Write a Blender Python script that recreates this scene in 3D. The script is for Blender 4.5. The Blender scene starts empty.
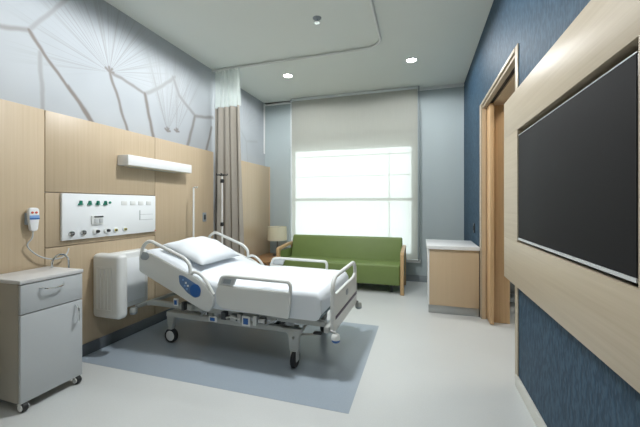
import bpy, bmesh, math, random
from mathutils import Vector, Matrix
random.seed(7)
sc = bpy.context.scene
COL = sc.collection
R = math.radians

# ------------------------------------------------------------------ materials
def new_mat(name):
    m = bpy.data.materials.new(name); m.use_nodes = True
    nt = m.node_tree
    return m, nt, nt.nodes['Principled BSDF']

def N(nt, kind, **kw):
    n = nt.nodes.new(kind)
    for k, v in kw.items(): setattr(n, k, v)
    return n

def plain(name, col, rough=0.5, metal=0.0, spec=0.5, var=0.04, scale=6.0, bump=0.0, bscale=200.0, coat=0.0):
    m, nt, b = new_mat(name)
    tc = N(nt, 'ShaderNodeTexCoord')
    no = N(nt, 'ShaderNodeTexNoise'); no.inputs['Scale'].default_value = scale; no.inputs['Detail'].default_value = 3
    nt.links.new(tc.outputs['Object'], no.inputs['Vector'])
    mx = N(nt, 'ShaderNodeMix', data_type='RGBA')
    mx.inputs[6].default_value = tuple(max(0, c*(1-var)) for c in col) + (1,)
    mx.inputs[7].default_value = tuple(min(1, c*(1+var)) for c in col) + (1,)
    nt.links.new(no.outputs['Fac'], mx.inputs[0]); nt.links.new(mx.outputs[2], b.inputs['Base Color'])
    b.inputs['Roughness'].default_value = rough; b.inputs['Metallic'].default_value = metal
    b.inputs['Specular IOR Level'].default_value = spec
    b.inputs['Coat Weight'].default_value = coat
    if bump:
        n2 = N(nt, 'ShaderNodeTexNoise'); n2.inputs['Scale'].default_value = bscale; n2.inputs['Detail'].default_value = 4
        nt.links.new(tc.outputs['Object'], n2.inputs['Vector'])
        bp = N(nt, 'ShaderNodeBump'); bp.inputs['Strength'].default_value = bump; bp.inputs['Distance'].default_value = 0.004
        nt.links.new(n2.outputs['Fac'], bp.inputs['Height']); nt.links.new(bp.outputs['Normal'], b.inputs['Normal'])
    return m

def wood(name, c1, c2, axis='Z', rough=0.42, fine=70.0):
    m, nt, b = new_mat(name)
    tc = N(nt, 'ShaderNodeTexCoord'); mp = N(nt, 'ShaderNodeMapping')
    s = [fine, fine, fine]; s['XYZ'.index(axis)] = fine*0.02
    mp.inputs['Scale'].default_value = s
    nt.links.new(tc.outputs['Object'], mp.inputs['Vector'])
    no = N(nt, 'ShaderNodeTexNoise'); no.inputs['Scale'].default_value = 1.0; no.inputs['Detail'].default_value = 5; no.inputs['Roughness'].default_value = 0.6
    nt.links.new(mp.outputs[0], no.inputs['Vector'])
    rp = N(nt, 'ShaderNodeValToRGB')
    rp.color_ramp.elements[0].position = 0.3; rp.color_ramp.elements[0].color = c1 + (1,)
    rp.color_ramp.elements[1].position = 0.7; rp.color_ramp.elements[1].color = c2 + (1,)
    nt.links.new(no.outputs['Fac'], rp.inputs[0]); nt.links.new(rp.outputs[0], b.inputs['Base Color'])
    b.inputs['Roughness'].default_value = rough
    bp = N(nt, 'ShaderNodeBump'); bp.inputs['Strength'].default_value = 0.08; bp.inputs['Distance'].default_value = 0.002
    nt.links.new(no.outputs['Fac'], bp.inputs['Height']); nt.links.new(bp.outputs['Normal'], b.inputs['Normal'])
    return m

def emit(name, col, strength):
    m, nt, b = new_mat(name)
    b.inputs['Base Color'].default_value = col + (1,)
    b.inputs['Emission Color'].default_value = col + (1,); b.inputs['Emission Strength'].default_value = strength
    return m

def mural_mat():
    """printed wallpaper: macro photo of dandelion seeds on pale blue grey"""
    m, nt, b = new_mat('dandelion_wallpaper')
    L = nt.links.new
    tc = N(nt, 'ShaderNodeTexCoord')
    sep = N(nt, 'ShaderNodeSeparateXYZ'); L(tc.outputs['Object'], sep.inputs[0])
    cmb = N(nt, 'ShaderNodeCombineXYZ'); L(sep.outputs['Y'], cmb.inputs[0]); L(sep.outputs['Z'], cmb.inputs[1])
    wob = N(nt, 'ShaderNodeTexNoise'); wob.inputs['Scale'].default_value = 5.0
    L(cmb.outputs[0], wob.inputs['Vector'])
    wv = N(nt, 'ShaderNodeVectorMath', operation='MULTIPLY_ADD'); L(wob.outputs['Color'], wv.inputs[0])
    wv.inputs[1].default_value = (0.03, 0.03, 0); 
    off = N(nt, 'ShaderNodeVectorMath', operation='SUBTRACT'); L(cmb.outputs[0], off.inputs[0]); off.inputs[1].default_value = (0.015, 0.015, 0)
    L(off.outputs[0], wv.inputs[2])
    P = wv.outputs[0]
    acc = None
    def addv(sock):
        nonlocal acc
        if acc is None: acc = sock; return
        a = N(nt, 'ShaderNodeMath', operation='MAXIMUM'); L(acc, a.inputs[0]); L(sock, a.inputs[1]); acc = a.outputs[0]
    def seg(a, c, w, s, soft=2.5):
        d = (c[0]-a[0], c[1]-a[1]); l2 = d[0]**2 + d[1]**2
        s1 = N(nt, 'ShaderNodeVectorMath', operation='SUBTRACT'); L(P, s1.inputs[0]); s1.inputs[1].default_value = (a[0], a[1], 0)
        dt = N(nt, 'ShaderNodeVectorMath', operation='DOT_PRODUCT'); L(s1.outputs[0], dt.inputs[0]); dt.inputs[1].default_value = (d[0]/l2, d[1]/l2, 0)
        cl = N(nt, 'ShaderNodeClamp'); L(dt.outputs['Value'], cl.inputs[0])
        sk = N(nt, 'ShaderNodeVectorMath', operation='SCALE'); sk.inputs[0].default_value = (d[0], d[1], 0); L(cl.outputs[0], sk.inputs['Scale'])
        s2 = N(nt, 'ShaderNodeVectorMath', operation='DISTANCE'); L(s1.outputs[0], s2.inputs[0]); L(sk.outputs[0], s2.inputs[1])
        mr = N(nt, 'ShaderNodeMapRange', interpolation_type='SMOOTHSTEP'); L(s2.outputs['Value'], mr.inputs[0])
        mr.inputs[1].default_value = w*0.3; mr.inputs[2].default_value = w*soft; mr.inputs[3].default_value = s; mr.inputs[4].default_value = 0
        addv(mr.outputs[0])
    def path(pts, w, s, soft=2.5):
        for a, c in zip(pts, pts[1:]): seg(a, c, w, s, soft)
    path([(1.592,2.436),(1.679,2.32),(1.97,2.001),(2.072,1.85)], 0.010, 0.8)
    path([(1.86,2.13),(1.99,1.985),(2.09,1.85)], 0.012, 0.8)
    path([(1.0,2.25),(1.275,2.33),(1.425,2.378),(1.592,2.436)], 0.011, 0.5)
    path([(1.592,2.436),(1.807,2.743),(1.953,2.98)], 0.010, 0.34)
    path([(1.659,2.31),(1.679,1.966),(1.681,1.85)], 0.010, 0.36)
    path([(2.222,2.373),(2.312,2.159),(2.42,1.84)], 0.010, 0.72)
    path([(2.241,2.381),(2.344,2.375),(2.608,2.31)], 0.010, 0.55)
    path([(2.608,2.31),(2.729,1.84)], 0.014, 0.75)
    path([(2.608,2.31),(2.834,2.458),(3.027,2.638)], 0.013, 0.35)
    path([(3.368,2.285),(3.215,1.84)], 0.015, 0.6)
    path([(3.368,2.285),(3.091,2.449),(3.0,2.62)], 0.015, 0.42)
    path([(3.368,2.285),(3.731,2.352)], 0.014, 0.5)
    path([(3.70,2.22),(3.57,1.84)], 0.014, 0.6)
    path([(4.25,2.5),(4.6,2.2),(4.95,2.25)], 0.014, 0.12)
    path([(4.6,2.2),(4.65,1.84)], 0.012, 0.12)
    path([(0.2,2.5),(0.55,2.2),(1.0,2.25)], 0.02, 0.5); path([(0.55,2.2),(0.5,1.84)], 0.02, 0.5)
    for c in ((2.217,2.38),(2.911,2.0),(3.054,2.02)): [seg(c, (c[0]+.04*math.cos(R(a)), c[1]+.04*math.sin(R(a))), 0.008, 0.7) for a in (150, 100, 60, 15)]
    def fan(c, k, r1, s, ang0, half, phase):
        s1 = N(nt, 'ShaderNodeVectorMath', operation='SUBTRACT'); L(cmb.outputs[0], s1.inputs[0]); s1.inputs[1].default_value = (c[0], c[1], 0)
        ln = N(nt, 'ShaderNodeVectorMath', operation='LENGTH'); L(s1.outputs[0], ln.inputs[0])
        # rotate so that the fan axis is +x, then the angle has no seam inside the fan
        ro = N(nt, 'ShaderNodeVectorRotate', rotation_type='Z_AXIS'); L(s1.outputs[0], ro.inputs['Vector']); ro.inputs['Angle'].default_value = -ang0
        sp = N(nt, 'ShaderNodeSeparateXYZ'); L(ro.outputs[0], sp.inputs[0])
        at = N(nt, 'ShaderNodeMath', operation='ARCTAN2'); L(sp.outputs[1], at.inputs[0]); L(sp.outputs[0], at.inputs[1])
        cb = N(nt, 'ShaderNodeCombineXYZ'); L(at.outputs[0], cb.inputs[0]); cb.inputs[1].default_value = phase
        nz = N(nt, 'ShaderNodeTexNoise'); nz.inputs['Scale'].default_value = k; nz.inputs['Detail'].default_value = 2; L(cb.outputs[0], nz.inputs['Vector'])
        di = N(nt, 'ShaderNodeMath', operation='SUBTRACT'); L(nz.outputs['Fac'], di.inputs[0]); di.inputs[1].default_value = 0.5
        ab = N(nt, 'ShaderNodeMath', operation='ABSOLUTE'); L(di.outputs[0], ab.inputs[0])
        li = N(nt, 'ShaderNodeMapRange'); L(ab.outputs[0], li.inputs[0]); li.inputs[1].default_value = 0.0; li.inputs[2].default_value = 0.05; li.inputs[3].default_value = s; li.inputs[4].default_value = 0
        fa = N(nt, 'ShaderNodeMapRange'); L(ln.outputs['Value'], fa.inputs[0]); fa.inputs[1].default_value = 0.03; fa.inputs[2].default_value = r1; fa.inputs[3].default_value = 1; fa.inputs[4].default_value = 0
        aa = N(nt, 'ShaderNodeMath', operation='ABSOLUTE'); L(at.outputs[0], aa.inputs[0])
        se = N(nt, 'ShaderNodeMapRange', interpolation_type='SMOOTHSTEP'); L(aa.outputs[0], se.inputs[0]); se.inputs[1].default_value = half*0.75; se.inputs[2].default_value = half; se.inputs[3].default_value = 1; se.inputs[4].default_value = 0
        m1 = N(nt, 'ShaderNodeMath', operation='MULTIPLY'); L(li.outputs[0], m1.inputs[0]); L(fa.outputs[0], m1.inputs[1])
        m2 = N(nt, 'ShaderNodeMath', operation='MULTIPLY'); L(m1.outputs[0], m2.inputs[0]); L(se.outputs[0], m2.inputs[1])
        addv(m2.outputs[0])
    fan((2.217,2.38), 15.0, 0.80, 0.55, R(100), 1.9, 0.3)
    fan((2.911,2.0), 24.0, 1.0, 0.6, R(88), 0.62, 2.3)
    fan((3.054,2.02), 24.0, 1.0, 0.55, R(84), 0.5, 4.1)
    fan((1.35,2.75), 7.0, 0.8, 0.15, R(150), 1.4, 6.3)
    fan((4.5,2.4), 7.0, 0.9, 0.12, R(90), 1.6, 8.3)
    # soft cloudy ground
    cl = N(nt, 'ShaderNodeTexNoise'); cl.inputs['Scale'].default_value = 1.3; cl.inputs['Detail'].default_value = 2; L(cmb.outputs[0], cl.inputs['Vector'])
    g = N(nt, 'ShaderNodeValToRGB'); g.color_ramp.elements[0].position = 0.3; g.color_ramp.elements[0].color = (0.385,0.415,0.45,1)
    g.color_ramp.elements[1].position = 0.65; g.color_ramp.elements[1].color = (0.455,0.485,0.515,1); L(cl.outputs['Fac'], g.inputs[0])
    mx = N(nt, 'ShaderNodeMix', data_type='RGBA'); L(acc, mx.inputs[0]); L(g.outputs[0], mx.inputs[6]); mx.inputs[7].default_value = (0.14,0.105,0.078,1)
    L(mx.outputs[2], b.inputs['Base Color']); b.inputs['Roughness'].default_value = 0.6
    return m

def blue_paper():
    m, nt, b = new_mat('blue_textured_wallpaper')
    L = nt.links.new
    tc = N(nt, 'ShaderNodeTexCoord'); mp = N(nt, 'ShaderNodeMapping'); mp.inputs['Scale'].default_value = (1, 55, 24)
    L(tc.outputs['Object'], mp.inputs['Vector'])
    vo = N(nt, 'ShaderNodeTexNoise'); vo.inputs['Scale'].default_value = 1.0; vo.inputs['Detail'].default_value = 2; L(mp.outputs[0], vo.inputs['Vector'])
    rp = N(nt, 'ShaderNodeValToRGB'); rp.color_ramp.elements[0].position = 0.42; rp.color_ramp.elements[0].color = (0.026,0.055,0.089,1)
    rp.color_ramp.elements[1].position = 0.64; rp.color_ramp.elements[1].color = (0.046,0.091,0.140,1)
    L(vo.outputs['Fac'], rp.inputs[0]); L(rp.outputs[0], b.inputs['Base Color'])
    b.inputs['Roughness'].default_value = 0.55; b.inputs['Specular IOR Level'].default_value = 0.16
    bp = N(nt, 'ShaderNodeBump'); bp.inputs['Strength'].default_value = 0.5; bp.inputs['Distance'].default_value = 0.006
    L(vo.outputs['Fac'], bp.inputs['Height']); L(bp.outputs['Normal'], b.inputs['Normal'])
    return m

def floor_mat(name, col, rough, patch=0.05):
    m, nt, b = new_mat(name)
    L = nt.links.new
    tc = N(nt, 'ShaderNodeTexCoord')
    n1 = N(nt, 'ShaderNodeTexNoise'); n1.inputs['Scale'].default_value = 120; n1.inputs['Detail'].default_value = 3; L(tc.outputs['Object'], n1.inputs['Vector'])
    n2 = N(nt, 'ShaderNodeTexNoise'); n2.inputs['Scale'].default_value = 1.6; n2.inputs['Detail'].default_value = 4; L(tc.outputs['Object'], n2.inputs['Vector'])
    ad = N(nt, 'ShaderNodeMath', operation='ADD'); L(n1.outputs['Fac'], ad.inputs[0]); L(n2.outputs['Fac'], ad.inputs[1])
    hf = N(nt, 'ShaderNodeMath', operation='MULTIPLY'); L(ad.outputs[0], hf.inputs[0]); hf.inputs[1].default_value = 0.5
    rp = N(nt, 'ShaderNodeValToRGB')
    rp.color_ramp.elements[0].position = 0.3; rp.color_ramp.elements[0].color = tuple(c*(1-patch) for c in col) + (1,)
    rp.color_ramp.elements[1].position = 0.7; rp.color_ramp.elements[1].color = tuple(c*(1+patch) for c in col) + (1,)
    L(hf.outputs[0], rp.inputs[0]); L(rp.outputs[0], b.inputs['Base Color'])
    rr = N(nt, 'ShaderNodeMapRange'); L(n2.outputs['Fac'], rr.inputs[0]); rr.inputs[3].default_value = rough*0.8; rr.inputs[4].default_value = rough*1.25
    L(rr.outputs[0], b.inputs['Roughness'])
    return m

def sheer(name, col, transp, transl):
    """fabric that lets light through: diffuse + translucent + open weave"""
    m = bpy.data.materials.new(name); m.use_nodes = True; nt = m.node_tree; nt.nodes.clear(); L = nt.links.new
    out = N(nt, 'ShaderNodeOutputMaterial'); di = N(nt, 'ShaderNodeBsdfDiffuse'); tl = N(nt, 'ShaderNodeBsdfTranslucent'); tp = N(nt, 'ShaderNodeBsdfTransparent')
    tc = N(nt, 'ShaderNodeTexCoord'); mp = N(nt, 'ShaderNodeMapping'); mp.inputs['Scale'].default_value = (90, 90, 4)
    no = N(nt, 'ShaderNodeTexNoise'); no.inputs['Scale'].default_value = 1.0; L(tc.outputs['Object'], mp.inputs[0]); L(mp.outputs[0], no.inputs['Vector'])
    mx = N(nt, 'ShaderNodeMix', data_type='RGBA'); mx.inputs[6].default_value = tuple(c*.95 for c in col)+(1,); mx.inputs[7].default_value = tuple(min(1,c*1.04) for c in col)+(1,)
    L(no.outputs['Fac'], mx.inputs[0]); L(mx.outputs[2], di.inputs[0]); L(mx.outputs[2], tl.inputs[0])
    a = N(nt, 'ShaderNodeMixShader'); a.inputs[0].default_value = transl; L(di.outputs[0], a.inputs[1]); L(tl.outputs[0], a.inputs[2])
    c = N(nt, 'ShaderNodeMixShader'); c.inputs[0].default_value = transp; L(a.outputs[0], c.inputs[1]); L(tp.outputs[0], c.inputs[2])
    L(c.outputs[0], out.inputs[0])
    return m

def glass():
    m = bpy.data.materials.new('window_glass'); m.use_nodes = True; nt = m.node_tree; nt.nodes.clear(); L = nt.links.new
    out = N(nt, 'ShaderNodeOutputMaterial'); tp = N(nt, 'ShaderNodeBsdfTransparent'); tp.inputs[0].default_value = (0.93,0.97,0.97,1)
    gl = N(nt, 'ShaderNodeBsdfGlossy'); gl.inputs['Roughness'].default_value = 0.03
    fr = N(nt, 'ShaderNodeFresnel'); fr.inputs[0].default_value = 1.45
    mx = N(nt, 'ShaderNodeMixShader'); L(fr.outputs[0], mx.inputs[0]); L(tp.outputs[0], mx.inputs[1]); L(gl.outputs[0], mx.inputs[2]); L(mx.outputs[0], out.inputs[0])
    return m

MAT = dict(
    ceiling = plain('ceiling_paint', (0.74,0.775,0.735), 0.85, var=0.01, scale=2),
    mural = mural_mat(),
    blue = blue_paper(),
    backwall = plain('grey_blue_paint', (0.41,0.47,0.485), 0.7, var=0.02, scale=3),
    white_wall = plain('off_white_paint', (0.7,0.7,0.67), 0.8, var=0.02),
    floor = floor_mat('vinyl_floor', (0.57,0.59,0.59), 0.32),
    inlay = floor_mat('blue_grey_vinyl', (0.31,0.365,0.425), 0.30, 0.07),
    skirt = plain('dark_grey_skirting', (0.10,0.115,0.13), 0.45),
    skirt_pale = plain('pale_skirting', (0.62,0.62,0.58), 0.5),
    skirt_mid = plain('grey_skirting', (0.24,0.27,0.29), 0.5),
    maple = wood('maple_veneer', (0.46,0.36,0.24), (0.505,0.40,0.275), 'Z'),
    maple_h = wood('pale_oak_veneer', (0.42,0.35,0.255), (0.48,0.41,0.31), 'Y'),
    beech = wood('beech_door_wood', (0.52,0.33,0.17), (0.62,0.41,0.22), 'Z'),
    beech_pale = wood('pale_beech_wood', (0.55,0.415,0.27), (0.575,0.435,0.285), 'Z'),
    arm_wood = wood('oak_armrest', (0.45,0.29,0.14), (0.56,0.38,0.2), 'Z', 0.35),
    table_wood = wood('brown_table_wood', (0.27,0.14,0.06), (0.36,0.2,0.09), 'Y', 0.3),
    white = plain('white_plastic', (0.74,0.755,0.745), 0.35, var=0.01),
    white_gloss = plain('white_laminate', (0.80,0.81,0.82), 0.25, var=0.01),
    panelwhite = plain('service_panel_white', (0.84,0.87,0.89), 0.35, var=0.01),
    bedwhite = plain('bed_shell_plastic', (0.66,0.675,0.66), 0.38, var=0.015),
    bedgrey = plain('bed_frame_paint', (0.42,0.435,0.42), 0.4, var=0.02),
    midgrey = plain('mid_grey_plastic', (0.30,0.34,0.37), 0.4),
    darkgrey = plain('dark_grey_plastic', (0.045,0.05,0.055), 0.45),
    black = plain('black_rubber', (0.015,0.016,0.018), 0.5),
    blueplastic = plain('blue_control_plastic', (0.02,0.115,0.38), 0.3),
    bluepanel = plain('slate_blue_print', (0.10,0.19,0.36), 0.35),
    lightblue = plain('pale_blue_print', (0.22,0.38,0.66), 0.4),
    deck = plain('teal_deck_plastic', (0.16,0.23,0.25), 0.2),
    sheet = plain('white_bed_linen', (0.70,0.74,0.785), 0.85, var=0.015, scale=3, bump=0.15, bscale=60),
    pillow = plain('white_pillow_linen', (0.72,0.76,0.80), 0.85, var=0.015, scale=3, bump=0.12, bscale=50),
    mattress = plain('mattress_cover', (0.45,0.50,0.53), 0.6),
    chrome = plain('chrome', (0.75,0.77,0.78), 0.12, metal=1.0),
    steel = plain('brushed_steel', (0.45,0.46,0.46), 0.32, metal=1.0),
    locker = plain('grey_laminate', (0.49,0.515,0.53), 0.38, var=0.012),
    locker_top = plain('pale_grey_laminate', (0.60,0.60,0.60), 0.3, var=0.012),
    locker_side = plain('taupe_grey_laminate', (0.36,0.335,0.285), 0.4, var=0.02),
    green = plain('green_vinyl_upholstery', (0.165,0.23,0.07), 0.5, var=0.05, scale=10, bump=0.12, bscale=300),
    shade = sheer('cream_lamp_shade_fabric', (0.80,0.77,0.62), 0.0, 0.3),
    taupe = plain('taupe_curtain_cloth', (0.36,0.33,0.285), 0.85, var=0.05, scale=25, bump=0.1, bscale=400),
    mesh = sheer('white_curtain_netting', (0.80,0.86,0.83), 0.35, 0.35),
    blind = sheer('roller_blind_fabric', (0.60,0.595,0.54), 0.13, 0.5),
    blindbar = plain('blind_bar', (0.62,0.65,0.66), 0.4),
    glass = glass(),
    frame = plain('window_frame_paint', (0.75,0.80,0.82), 0.4),
    tv = plain('tv_screen_black', (0.029,0.029,0.030), 0.65, spec=0.06, var=0.0),
    tvedge = plain('tv_bezel_black', (0.02,0.02,0.02), 0.3),
    silver = plain('silver_trim', (0.55,0.57,0.58), 0.4),
    recess = plain('tv_niche_brown', (0.16,0.13,0.085), 0.6),
    green_mark = plain('green_gas_outlet', (0.0,0.20,0.13), 0.4),
    yellow_mark = plain('yellow_gas_outlet', (0.48,0.42,0.06), 0.4),
    red_mark = plain('red_button', (0.62,0.10,0.07), 0.4),
    purple = plain('dark_purple_stripe', (0.05,0.03,0.07), 0.4),
    brown_dark = plain('dark_grey_metal', (0.09,0.09,0.09), 0.4),
    lamp_on = emit('downlight_diffuser', (1.0,0.97,0.92), 30.0),
    corridor_lamp = emit('ceiling_panel_diffuser', (1.0,0.93,0.82), 14.0),
)

# ------------------------------------------------------------------ mesh tools
def BM(): return bmesh.new()

def box(bm, x0, x1, y0, y1, z0, z1, bevel=0.0, seg=2, mat=None):
    r = bmesh.ops.create_cube(bm, size=1.0)
    vs = r['verts']
    for v in vs:
        v.co = Vector(((x0+x1)/2 + v.co.x*(x1-x0), (y0+y1)/2 + v.co.y*(y1-y0), (z0+z1)/2 + v.co.z*(z1-z0)))
    if bevel:
        es = list({e for v in vs for e in v.link_edges})
        r2 = bmesh.ops.bevel(bm, geom=es, offset=bevel, segments=seg, profile=0.5, affect='EDGES')
        vs = list({v for f in r2['faces'] for v in f.verts} | {v for v in vs if v.is_valid})
    if mat is not None:
        for v in vs: v.co = mat @ v.co
    return vs

def tube(bm, pts, r, n=10, closed=False):
    pts = [Vector(p) for p in pts]
    rings = []; m = len(pts)
    tang = []
    for i in range(m):
        a = pts[i-1] if (i > 0 or closed) else pts[i]
        c = pts[(i+1) % m] if (i < m-1 or closed) else pts[i]
        tang.append((c-a).normalized())
    up = Vector((0,0,1)) if abs(tang[0].z) < 0.9 else Vector((1,0,0))
    nrm = (up - tang[0]*up.dot(tang[0])).normalized()
    for i in range(m):
        if i:
            nrm = (nrm - tang[i]*nrm.dot(tang[i]))
            nrm = nrm.normalized() if nrm.length > 1e-6 else tang[i].orthogonal().normalized()
        bi = tang[i].cross(nrm)
        rr = r[i] if isinstance(r, (list, tuple)) else r
        rings.append([bm.verts.new(pts[i] + nrm*(rr*math.cos(2*math.pi*k/n)) + bi*(rr*math.sin(2*math.pi*k/n))) for k in range(n)])
    for i in range(m if closed else m-1):
        a, c = rings[i], rings[(i+1) % m]
        for k in range(n): bm.faces.new((a[k], a[(k+1)%n], c[(k+1)%n], c[k]))
    if not closed:
        bm.faces.new(rings[0][::-1]); bm.faces.new(rings[-1])

def rounded(pts, r, seg=5, closed=True):
    """round the corners of a polyline (2D or 3D tuples)"""
    P = [Vector(p) for p in pts]; out = []; n = len(P)
    for i in range(n):
        if not closed and i in (0, n-1): out.append(tuple(P[i])); continue
        a, b, c = P[i-1], P[i], P[(i+1) % n]
        d1 = (a-b); d2 = (c-b); rr = min(r, d1.length*0.48, d2.length*0.48)
        p1 = b + d1.normalized()*rr; p2 = b + d2.normalized()*rr
        for k in range(seg+1):
            t = k/seg
            out.append(tuple(p1*(1-t)**2 + b*2*t*(1-t) + p2*t**2))
    return out

def prism(bm, poly, d0, d1, axis='Y', bevel=0.0, seg=2, hole=None):
    """extrude a 2D outline; axis Y -> poly is (x,z); X -> (y,z); Z -> (x,y)"""
    def P(u, v, d):
        return {'Y': (u, d, v), 'X': (d, u, v), 'Z': (u, v, d)}[axis]
    a = [bm.verts.new(P(u, v, d0)) for u, v in poly]; c = [bm.verts.new(P(u, v, d1)) for u, v in poly]
    n = len(poly)
    fs = [bm.faces.new(a), bm.faces.new(c[::-1])]
    for i in range(n): fs.append(bm.faces.new((a[i], c[i], c[(i+1)%n], a[(i+1)%n])))
    bmesh.ops.recalc_face_normals(bm, faces=fs)
    if bevel:
        es = [e for f in fs[:2] for e in f.edges]
        bmesh.ops.bevel(bm, geom=list(set(es)), offset=bevel, segments=seg, profile=0.5, affect='EDGES')

def lathe(bm, prof, c=(0,0,0), n=24, axis='Z'):
    rings = []
    for r, z in prof:
        ring = []
        for k in range(n):
            a = 2*math.pi*k/n; u, v = r*math.cos(a), r*math.sin(a)
            p = {'Z': (u, v, z), 'Y': (u, z, v), 'X': (z, u, v)}[axis]
            ring.append(bm.verts.new((c[0]+p[0], c[1]+p[1], c[2]+p[2])))
        rings.append(ring)
    for a, b in zip(rings, rings[1:]):
        for k in range(n): bm.faces.new((a[k], a[(k+1)%n], b[(k+1)%n], b[k]))
    if prof[0][0] > 1e-5: bm.faces.new(rings[0][::-1])
    if prof[-1][0] > 1e-5: bm.faces.new(rings[-1])

def obj(name, bm, mat, parent=None, smooth=True, angle=35, loc=None, rot=None):
    bmesh.ops.remove_doubles(bm, verts=bm.verts, dist=1e-6)
    bmesh.ops.recalc_face_normals(bm, faces=bm.faces)
    me = bpy.data.meshes.new(name); bm.to_mesh(me); bm.free()
    me.materials.append(MAT[mat])
    if smooth:
        for p in me.polygons: p.use_smooth = True
        me.set_sharp_from_angle(angle=R(angle))
    o = bpy.data.objects.new(name, me); COL.objects.link(o)
    if parent: o.parent = parent
    if loc: o.location = loc
    if rot: o.rotation_euler = rot
    return o

def bx(name, mat, parent, *d, bevel=0.003, **k):
    bm = BM(); box(bm, *d, bevel=bevel); return obj(name, bm, mat, parent, **k)

def tb(name, mat, parent, pts, r, n=10, closed=False):
    bm = BM(); tube(bm, pts, r, n, closed); return obj(name, bm, mat, parent)

def thing(name, label, cat, loc=(0,0,0), rz=0.0, group=None):
    o = bpy.data.objects.new(name, None); COL.objects.link(o); o.empty_display_size = 0.1
    o.location = loc; o.rotation_euler = (0,0,rz); o['label'] = label; o['category'] = cat
    if group: o['group'] = group
    return o

def tag(o, label, cat, group=None, kind=None):
    o['label'] = label; o['category'] = cat
    if group: o['group'] = group
    if kind: o['kind'] = kind
    return o

def struct(o, label, cat):
    o['kind'] = 'structure'; return tag(o, label, cat)

def dup(root, loc, rz=None, label=None):
    r = root.copy(); COL.objects.link(r); r.location = loc
    if rz is not None: r.rotation_euler = (0,0,rz)
    if label: r['label'] = label
    for ch in list(root.children):
        c = ch.copy(); COL.objects.link(c); c.parent = r
        for g in list(ch.children):
            d = g.copy(); COL.objects.link(d); d.parent = c
    return r

# ------------------------------------------------------------------ room shell
XM, XP, XR, YB, YF, H = -2.66, -2.54, 0.61, 5.25, -1.6, 2.99
bm = BM(); box(bm, XM-.1, 2.5, YF-.1, YB+.3, -.06, 0)
struct(obj('floor', bm, 'floor', smooth=False), 'pale grey speckled vinyl floor of the room', 'floor')
bm = BM(); box(bm, XP+.002, -.395, 1.822, 3.225, 0.0003, 0.0012)
struct(obj('floor_inlay', bm, 'inlay', smooth=False), 'blue grey vinyl floor inlay under the hospital bed', 'floor')
bm = BM(); box(bm, XM-.1, 2.5, YF-.1, YB+.3, H, H+.08)
struct(obj('ceiling', bm, 'ceiling', smooth=False), 'plain pale grey green ceiling', 'ceiling')
bm = BM(); box(bm, XM-.1, XM, YF-.1, YB+.3, 0, H)
struct(obj('wall_left', bm, 'mural', smooth=False), 'left wall with printed dandelion seed wallpaper', 'wall')
WX0, WX1, WZ0, WZ1 = -2.185, -.095, .36, 2.17
bm = BM()
box(bm, XM, WX0, YB, YB+.2, 0, H); box(bm, WX1, 2.5, YB, YB+.2, 0, H)
box(bm, WX0, WX1, YB, YB+.2, 0, WZ0); box(bm, WX0, WX1, YB, YB+.2, WZ1, H)
struct(obj('wall_back', bm, 'backwall', smooth=False), 'grey blue painted end wall around the window', 'wall')
DY0, DY1, DZ = 2.44, 3.80, 2.226
WT = .24
bm = BM()
box(bm, XR, XR+WT, YF-.1, DY0, 0, H); box(bm, XR, XR+WT, DY1, YB, 0, H); box(bm, XR, XR+WT, DY0, DY1, DZ, H)
struct(obj('wall_right', bm, 'blue', smooth=False), 'right wall in textured navy blue wallpaper', 'wall')
bm = BM(); box(bm, XM, 2.5, YF-.1, YF, 0, H)
struct(obj('wall_front', bm, 'white_wall', smooth=False), 'plain wall behind the camera', 'wall')
# space beyond the doorway
bm = BM(); box(bm, 2.3, 2.4, YF, YB, 0, H); box(bm, XR+WT, 2.3, 1.5, 1.6, 0, H); 
struct(obj('wall_corridor', bm, 'white_wall', smooth=False), 'off white walls of the space beyond the doorway', 'wall')
bm = BM(); box(bm, XR+.001, XR+WT-.001, 2.52, 3.64, -.02, .0008)

bm.free()

# trims
bm = BM(); box(bm, XP, XP+.012, YF, 3.573, 0.0015, .095, bevel=.003)
struct(obj('baseboard_left', bm, 'skirt'), 'dark grey skirting along the foot of the wood panelling', 'skirting')
bm = BM(); box(bm, -2.5, -.02, YB-.016, YB, 0, .10, bevel=.003); box(bm, -.02, .60, YB-.016, YB, 0, .10, bevel=.003)
struct(obj('baseboard_back', bm, 'skirt_mid'), 'grey skirting along the end wall', 'skirting')
bm = BM(); box(bm, XR-.016, XR, YF, 2.44, 0, .075, bevel=.003)
struct(obj('baseboard_right', bm, 'skirt_pale'), 'cream skirting below the navy wall under the television', 'skirting')
bm = BM(); box(bm, XM, XR, YB-.03, YB, H-.045, H, bevel=.004); box(bm, XM, XM+.02, YB-.06, YB-.03, H-.9, H, bevel=.004)  # second box is a white strip imitating light that leaks down the corner
struct(obj('trim_1_and_glow', bm, 'white'), 'white cornice strip along the end wall plus upright strip imitating glow in its left corner', 'trim')

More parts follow.
